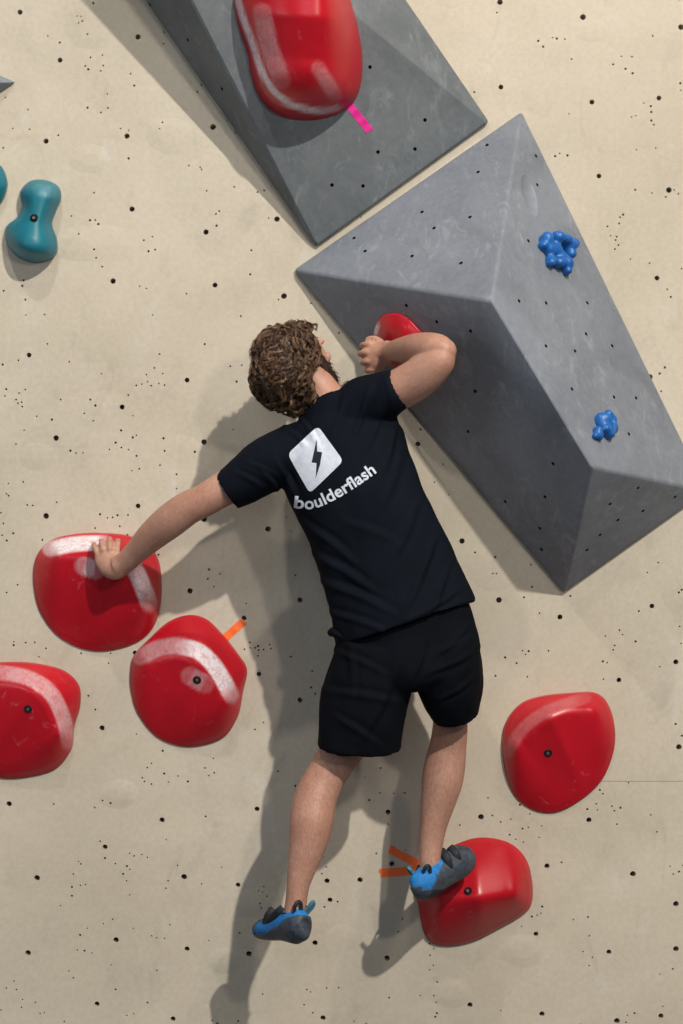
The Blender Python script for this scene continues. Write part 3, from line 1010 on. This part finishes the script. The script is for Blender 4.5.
# waist cord end / folded waistband at his left hip
wb = bmesh.new()
loft(wb, px_secs([(329, 634, 0.378, 3, 8), (334, 632, 0.38, 5, 16), (342, 638, 0.385, 5, 22), (344, 648, 0.39, 2, 12)]), n=16)
bm_obj('waistband', wb, shorts_mat, shorts)

BVS = bvh_of(shirt)


def project_print(name, me2d, mat, parent, lift):
    """me2d in photo coordinates (x, y) -> laid on the shirt's back"""
    bm = bmesh.new()
    bm.from_mesh(me2d)
    bmesh.ops.triangulate(bm, faces=bm.faces[:])
    for _ in range(4):
        long = [e for e in bm.edges if e.calc_length() > 2.2]
        if not long:
            break
        bmesh.ops.subdivide_edges(bm, edges=long, cuts=1, use_grid_fill=False)
        bmesh.ops.triangulate(bm, faces=bm.faces[:])
    for v in bm.verts:
        p, n = cast(BVS, v.co.x, v.co.y)
        if p is None:
            p, n = P(v.co.x, v.co.y, 0.45), Vector((0, -1, 0))
        v.co = p + n * lift + Vector((0, -0.0006, 0))
    bmesh.ops.recalc_face_normals(bm, faces=bm.faces[:])
    if sum(f.normal.y for f in bm.faces) > 0:
        bmesh.ops.reverse_faces(bm, faces=bm.faces[:])
    return bm_obj(name, bm, mat, parent)


def flat_curve_mesh(loops):
    c = bpy.data.curves.new('t', 'CURVE')
    c.dimensions = '2D'
    c.fill_mode = 'BOTH'
    for pts in loops:
        s = c.splines.new('POLY')
        s.points.add(len(pts) - 1)
        for q, (x, y) in zip(s.points, pts):
            q.co = (x, y, 0, 1)
        s.use_cyclic_u = True
    o = bpy.data.objects.new('t', c)
    COL.objects.link(o)
    bpy.context.view_layer.update()
    me = bpy.data.meshes.new_from_object(o.evaluated_get(bpy.context.evaluated_depsgraph_get()))
    bpy.data.objects.remove(o)
    return me


def rounded(corners, r, k=5):
    out = []
    m = len(corners)
    for i in range(m):
        a, b_, c = (np.array(corners[j % m], float) for j in (i - 1, i, i + 1))
        u = (a - b_) / np.linalg.norm(a - b_); w = (c - b_) / np.linalg.norm(c - b_)
        p0, p2 = b_ + u * r, b_ + w * r
        for t in np.linspace(0, 1, k):
            out.append(tuple((1 - t) ** 2 * p0 + 2 * t * (1 - t) * b_ + t * t * p2))
    return out


bolt_poly = [(316.9, 438.6), (317.2, 451.5), (322.3, 452.4), (320.2, 465.0), (315.8, 478.6), (316.6, 463.2), (311.6, 462.6)]
patch = project_print('shirt_emblem', flat_curve_mesh([rounded([(318, 426), (343.5, 461), (310, 493.5), (287.5, 454)], 5.5), bolt_poly]), print_mat, shirt, 0.0012)
patch['label'] = 'white rounded square emblem'
bp = project_print('lightning_bolt', flat_curve_mesh([bolt_poly]), bolt_print_mat, shirt, 0.0009)
bp['label'] = 'black lightning bolt in the white square'

# lettering along a rising curve
tc = bpy.data.curves.new('t', 'FONT')
tc.body = 'boulderflash'
tc.size = 1.0
tc.offset = 0.022
tc.space_character = 1.02
to = bpy.data.objects.new('t', tc)
COL.objects.link(to)
bpy.context.view_layer.update()
tm = bpy.data.meshes.new_from_object(to.evaluated_get(bpy.context.evaluated_depsgraph_get()))
bpy.data.objects.remove(to)
xs = [v.co.x for v in tm.vertices]
x0, x1 = min(xs), max(xs)
ysz = max(v.co.y for v in tm.vertices)
base = catmull([(294.0, 507.5), (313, 508.5), (333, 500.5), (355, 487.5), (376.5, 472.5)], 12)
base = np.array(base)
L = np.r_[0, np.cumsum(np.linalg.norm(np.diff(base, axis=0), axis=1))]
for v in tm.vertices:
    s = (v.co.x - x0) / (x1 - x0)
    s = s ** 0.93 if s > 0 else 0
    l = s * L[-1]
    bx, by = np.interp(l, L, base[:, 0]), np.interp(l, L, base[:, 1])
    e = 1.5
    tx = np.interp(min(l + e, L[-1]), L, base[:, 0]) - np.interp(max(l - e, 0), L, base[:, 0])
    ty = np.interp(min(l + e, L[-1]), L, base[:, 1]) - np.interp(max(l - e, 0), L, base[:, 1])
    q = math.hypot(tx, ty)
    nx, ny = ty / q, -tx / q
    hgt = v.co.y / ysz * 12.0
    v.co.x, v.co.y, v.co.z = bx + nx * hgt, by + ny * hgt, 0
lt = project_print('lettering', tm, print_mat, shirt, 0.0012)
lt['label'] = 'white lowercase lettering under the emblem'


# hair --------------------------------------------------------------
def tube_curl(verts, faces, tones, pts, r0, r1, tone, n=5):
    base_i = len(verts)
    m = len(pts)
    for i, p in enumerate(pts):
        T = (pts[min(i + 1, m - 1)] - pts[max(i - 1, 0)])
        if T.length < 1e-8:
            T = Vector((0, 0, 1))
        T.normalize()
        A = T.orthogonal().normalized()
        B = T.cross(A)
        r = r0 + (r1 - r0) * i / (m - 1)
        for k in range(n):
            th = 2 * math.pi * k / n
            verts.append(p + (A * math.cos(th) + B * math.sin(th)) * r)
            tones.append(min(1, max(0, tone + 0.15 * i / m)))
    for i in range(m - 1):
        for k in range(n):
            a = base_i + i * n + k
            b_ = base_i + i * n + (k + 1) % n
            faces.append((a, b_, b_ + n, a + n))
    faces.append(tuple(base_i + k for k in range(n))[::-1])
    faces.append(tuple(base_i + (m - 1) * n + k for k in range(n)))


def strand_mesh(name, verts, faces, tones, parent):
    me = bpy.data.meshes.new(name)
    me.from_pydata([tuple(v) for v in verts], [], faces)
    me.polygons.foreach_set('use_smooth', [True] * len(me.polygons))
    a = me.attributes.new('tone', 'FLOAT', 'POINT')
    a.data.foreach_set('value', tones)
    return mesh_obj(name, me, hair_mat, parent)


# a soft mass of hair: thick at the back of the head, ending at the hairline and the nape
hc = hp(0, -0.050, 0.022)
HAIR_R = (0.104, 0.104, 0.100)
hb = bmesh.new()
ellipsoid(hb, hp(0, -0.040, 0.036), (0.093, 0.108, 0.094), HR, 40, 28)
ellipsoid(hb, hp(0, -0.102, -0.006), (0.090, 0.078, 0.090), HR, 32, 22)
ellipsoid(hb, hp(0, -0.070, -0.072), (0.070, 0.050, 0.058), HR, 32, 22)
ellipsoid(hb, hp(0, 0.035, 0.090), (0.060, 0.046, 0.030), HR, 24, 18)
hair = bm_obj('hair', hb, hair_mat, person)
remeshed(hair, 0.0045, 6, 0.5)
for v in hair.data.vertices:
    l = HR.transposed() @ (v.co - HC)
    v.co += v.normal * (0.006 * noise.noise(v.co * 32) + 0.004 * noise.noise(v.co * 70))
BVH_H = bvh_of(hair)
hr = random.Random(5)
verts, faces, tones = [], [], []
count = 0
while count < 620:
    d = Vector((hr.gauss(0, 1), hr.gauss(0, 1), hr.gauss(0, 1))).normalized()
    # local direction: x side, y face, z up
    if d.y > 0.35 and d.z < 0.55:
        continue
    if abs(d.x) > 0.55 and d.y > 0.0 and d.z < -0.1:
        continue
    start = hc + HR @ Vector((d.x * 0.2, d.y * 0.2, d.z * 0.2))
    hit = BVH_H.ray_cast(start, (hc - start).normalized())
    if hit[0] is None:
        continue
    p, n = hit[0], hit[1]
    l = HR.transposed() @ (p - HC)
    if l.y > 0.035 and (l.z < 0.06 or l.z > 0.12 or abs(l.x) > 0.07):
        continue
    count += 1
    sw = noise.noise(p * 14) * 2.2
    down = -HU * 0.8 + HS * (sw + hr.uniform(-0.35, 0.35)) + HF * hr.uniform(-0.5, 0.1) + Vector((0, 0, -0.4))
    t = (down - n * down.dot(n)).normalized()
    s = n.cross(t)
    ln = hr.uniform(0.035, 0.075)
    turns = hr.uniform(0.5, 1.3)
    cr = hr.uniform(0.005, 0.011)
    ph = hr.uniform(0, 6.28)
    pts = []
    M_ = 14
    bend = hr.uniform(-0.45, 0.45)
    lift = hr.uniform(-0.001, 0.008)
    for i in range(M_):
        u = i / (M_ - 1)
        a = ph + u * turns * 2 * math.pi
        q = p + t * (u * ln) + s * (math.cos(a) * cr + bend * ln * u * u) + n * (lift + math.sin(a) * cr * 0.7 - 0.008 * u * u)
        nr = BVH_H.find_nearest(q)
        if nr[0] is not None:
            dist = (q - nr[0]).dot(nr[1])
            if dist < -0.001:
                q = nr[0] - nr[1] * 0.0005
            elif dist > 0.015 or (q - nr[0]).length > 0.015:
                q = nr[0] + (q - nr[0]).normalized() * 0.013
        pts.append(q)
    tone = hr.betavariate(1.8, 2.2) + 0.12 * max(0, l.z / 0.1)
    for k_ in range(10):
        o1 = Vector((hr.gauss(0, 1), hr.gauss(0, 1), hr.gauss(0, 1))) * 0.0019
        o2 = o1 * hr.uniform(0.2, 0.9) + Vector((hr.gauss(0, 1), hr.gauss(0, 1), hr.gauss(0, 1))) * 0.0012
        m_ = M_ - hr.choice([0, 0, 1, 2])
        sp = [pts[i] + o1.lerp(o2, i / (M_ - 1)) for i in range(m_)]
        tube_curl(verts, faces, tones, sp, hr.uniform(0.0007, 0.0011), 0.0004, tone + hr.uniform(-0.15, 0.15), 4)
curls = strand_mesh('hair_curls', verts, faces, tones, hair)
a = hair.data.attributes.new('tone', 'FLOAT', 'POINT')
a.data.foreach_set('value', [0.12 + 0.25 * abs(noise.noise(v.co * 60)) for v in hair.data.vertices])
hair.data.materials.clear()
hair.data.materials.append(hair_mat)

# beard along the jaw
bb = bmesh.new()
for sgn in (-1, 1):
    loft(bb, [(hp(sgn * 0.071, 0.014, 0.010), 0.007, 0.005), (hp(sgn * 0.066, 0.020, -0.022), 0.015, 0.010), (hp(sgn * 0.056, 0.032, -0.058), 0.022, 0.014),
              (hp(sgn * 0.036, 0.058, -0.084), 0.024, 0.018), (hp(0, 0.080, -0.088), 0.024, 0.020)], ref=tuple(HS), n=16)
loft(bb, [(hp(-0.03, 0.082, -0.040), 0.006, 0.006), (hp(-0.018, 0.094, -0.030), 0.007, 0.006), (hp(0, 0.098, -0.028), 0.007, 0.006), (hp(0.018, 0.094, -0.030), 0.007, 0.006), (hp(0.03, 0.082, -0.040), 0.006, 0.006)], ref=tuple(HU), n=12)
beard = bm_obj('beard', bb, hair_mat, person)
remeshed(beard, 0.004, 3)
beard.data.materials.clear()
beard.data.materials.append(hair_mat)
a = beard.data.attributes.new('tone', 'FLOAT', 'POINT')
a.data.foreach_set('value', [0.05 + 0.2 * abs(noise.noise(v.co * 60)) for v in beard.data.vertices])
verts, faces, tones = [], [], []
bvn = len(beard.data.vertices)
for i in range(420):
    v = beard.data.vertices[hr.randrange(bvn)]
    n = v.normal.copy()
    g = (n * 0.7 - HU * 0.8 + Vector((hr.uniform(-.4, .4), hr.uniform(-.4, .4), hr.uniform(-.4, .4)))).normalized()
    pts = [v.co + g * (0.012 * k / 4) - n * 0.001 for k in range(5)]
    tube_curl(verts, faces, tones, pts, 0.0012, 0.0004, hr.uniform(0, 0.4), 4)
strand_mesh('beard_strands', verts, faces, tones, beard)


P_wall = P


# climbing shoes -----------------------------------------------------
def sub_shell(name, src, pred, mat, parent, lift=0.0012, thick=0.0022):
    me = src.data
    bm = bmesh.new()
    bm.from_mesh(me)
    bm.verts.ensure_lookup_table()
    kill = [f for f in bm.faces if not pred(f.calc_center_median())]
    bmesh.ops.delete(bm, geom=kill, context='FACES')
    bm.normal_update()
    outer = {v: v.co + v.normal * (lift + thick) for v in bm.verts}
    for v in bm.verts:
        v.co += v.normal * lift * 0.2
    src_faces = bm.faces[:]
    bedges = [e for e in bm.edges if e.is_boundary]
    dup = {v: bm.verts.new(outer[v]) for v in list(outer)}
    for f in src_faces:
        bm.faces.new([dup[v] for v in f.verts])
    for e in bedges:
        a, b_ = e.verts
        bm.faces.new((a, b_, dup[b_], dup[a]))
    bmesh.ops.recalc_face_normals(bm, faces=bm.faces[:])
    bmesh.ops.smooth_vert(bm, verts=bm.verts[:], factor=0.3, use_axis_x=True, use_axis_y=True, use_axis_z=True)
    return bm_obj(name, bm, mat, parent)


def ribbon(name, pts, w, r, mat, parent, ref):
    bm = bmesh.new()
    loft(bm, [(p, w, r) for p in pts], ref=ref, n=12, sub=5)
    return bm_obj(name, bm, mat, parent)


def shoe(rows, heel_pred, toe_pred, collar_pts, collar_r, tabs, straps, off):
    def P(x, y, d):
        return P_wall(x, y, d + off)
    bm = bmesh.new()
    # loft: (centre, across, along ref=z)
    loft(bm, [(P(x, y, d), w, h) for (x, y, d, w, h) in rows], ref=(0, 0, 1), n=32, sub=5)
    o = bm_obj('climbing_shoe', bm, shoe_blue, person)
    remeshed(o, 0.0026, 4)
    o.data.materials.clear()
    o.data.materials.append(shoe_blue)
    sub_shell('heel_rubber', o, heel_pred, rubber_mat, o)
    sub_shell('toe_rubber', o, toe_pred, rubber_mat, o)
    bm = bmesh.new()
    pts = [P(*q) for q in collar_pts]
    N = 40
    loop = closed_spline([tuple(q) for q in pts], 8)
    ring = []
    cen = Vector(loop.mean(axis=0))
    for i, q in enumerate(loop):
        q = Vector(q)
        T = (Vector(loop[(i + 1) % len(loop)]) - Vector(loop[i - 1])).normalized()
        A = (q - cen).normalized()
        A = (A - T * A.dot(T)).normalized()
        B = T.cross(A)
        ring.append([bm.verts.new(q + A * math.cos(k * math.pi / 4) * collar_r * 0.7 + B * math.sin(k * math.pi / 4) * collar_r) for k in range(8)])
    for i in range(len(ring)):
        for k in range(8):
            j = (i + 1) % len(ring)
            bm.faces.new((ring[i][k], ring[j][k], ring[j][(k + 1) % 8], ring[i][(k + 1) % 8]))
    bmesh.ops.recalc_face_normals(bm, faces=bm.faces[:])
    bm_obj('ankle_collar', bm, strap_mat, o)
    for t in tabs:
        ribbon('pull_tab', [P(*q) for q in t[0]], 0.006, 0.0022, t[1], o, (0.3, -0.6, 0.3))
    for s_ in straps:
        ribbon('strap', [P(*q) for q in s_], 0.012, 0.005, strap_mat, o, (0, -1, 0.4))
    return o


def imgpos(c):
    k = F_PX / (D_CAM + c.y)
    return 341.5 + c.x * k, 512 - c.z * k, -c.y


LEFT_OFF, RIGHT_OFF = 0.015, -0.05


def pred_l_heel(c):
    x, y, d = imgpos(c)
    d -= LEFT_OFF
    # behind and below an oblique line on the heel
    return d > 0.352 and y > 921 + 0.10 * (300 - x) + (0.40 - d) * 110 + (3 if x < 284 else 0)


def pred_l_toe(c):
    x, y, d = imgpos(c)
    d -= LEFT_OFF
    return d < 0.292 or (d < 0.36 and y > 934)


shoe([(306, 929, 0.450, 0.008, 0.016), (304, 929, 0.445, 0.024, 0.034), (299, 926, 0.425, 0.036, 0.050), (292, 924, 0.395, 0.038, 0.052), (283, 925, 0.355, 0.040, 0.043),
      (273, 928, 0.310, 0.042, 0.033), (265, 929, 0.272, 0.038, 0.028), (260, 930, 0.245, 0.024, 0.020), (258, 931, 0.235, 0.010, 0.010)],
     pred_l_heel, pred_l_toe,
     [(308, 909, 0.405), (302, 913, 0.425), (293, 914, 0.430), (284, 914, 0.410), (281, 912, 0.385), (285, 909, 0.352), (294, 906, 0.350), (304, 906, 0.372)], 0.0048,
     [([(304, 914, 0.424), (309, 907, 0.432), (313, 902, 0.432), (313.5, 905, 0.425), (309, 911, 0.420), (304, 916, 0.42)], tab_mat),
      ([(294, 915, 0.436), (295, 906, 0.442), (298, 902, 0.438), (301, 904, 0.432), (301, 914, 0.430)], strap_mat)],
     [[(283, 908, 0.395), (277, 913, 0.392), (270, 920, 0.365), (266, 927, 0.335)], [(274, 909, 0.34), (268, 916, 0.345), (266, 924, 0.33)]],
     LEFT_OFF)


def pred_r_heel(c):
    x, y, d = imgpos(c)
    return x < 446 and y > 888 + (440 - x) * 0.10 - (0 if x > 422 else 4)


def pred_r_toe(c):
    x, y, d = imgpos(c)
    return x + 0.45 * (y - 868) > 441


shoe([(412, 889, 0.362, 0.008, 0.014), (414, 888, 0.360, 0.020, 0.032), (420, 885, 0.350, 0.034, 0.044), (430, 880, 0.330, 0.038, 0.047), (441, 872, 0.300, 0.040, 0.047),
      (452, 865, 0.272, 0.042, 0.050), (461, 861, 0.248, 0.040, 0.046), (468, 858, 0.228, 0.030, 0.032), (471, 857, 0.220, 0.012, 0.014)],
     pred_r_heel, pred_r_toe,
     [(416, 872, 0.335), (418, 875, 0.352), (426, 877, 0.362), (436, 877, 0.358), (443, 872, 0.335), (444, 866, 0.305), (434, 862, 0.285), (420, 865, 0.300)], 0.0048,
     [([(424, 878, 0.362), (424, 870, 0.370), (427, 866, 0.370), (430, 868, 0.365), (430, 878, 0.362)], strap_mat),
      ([(416, 876, 0.352), (411, 870, 0.358), (408, 867, 0.356), (409, 871, 0.350), (415, 878, 0.350)], tab_mat)],
     [[(441, 850, 0.300), (446, 856, 0.325), (449, 866, 0.328), (448, 876, 0.315)], [(450, 847, 0.285), (456, 854, 0.305), (459, 865, 0.300)]],
     RIGHT_OFF)
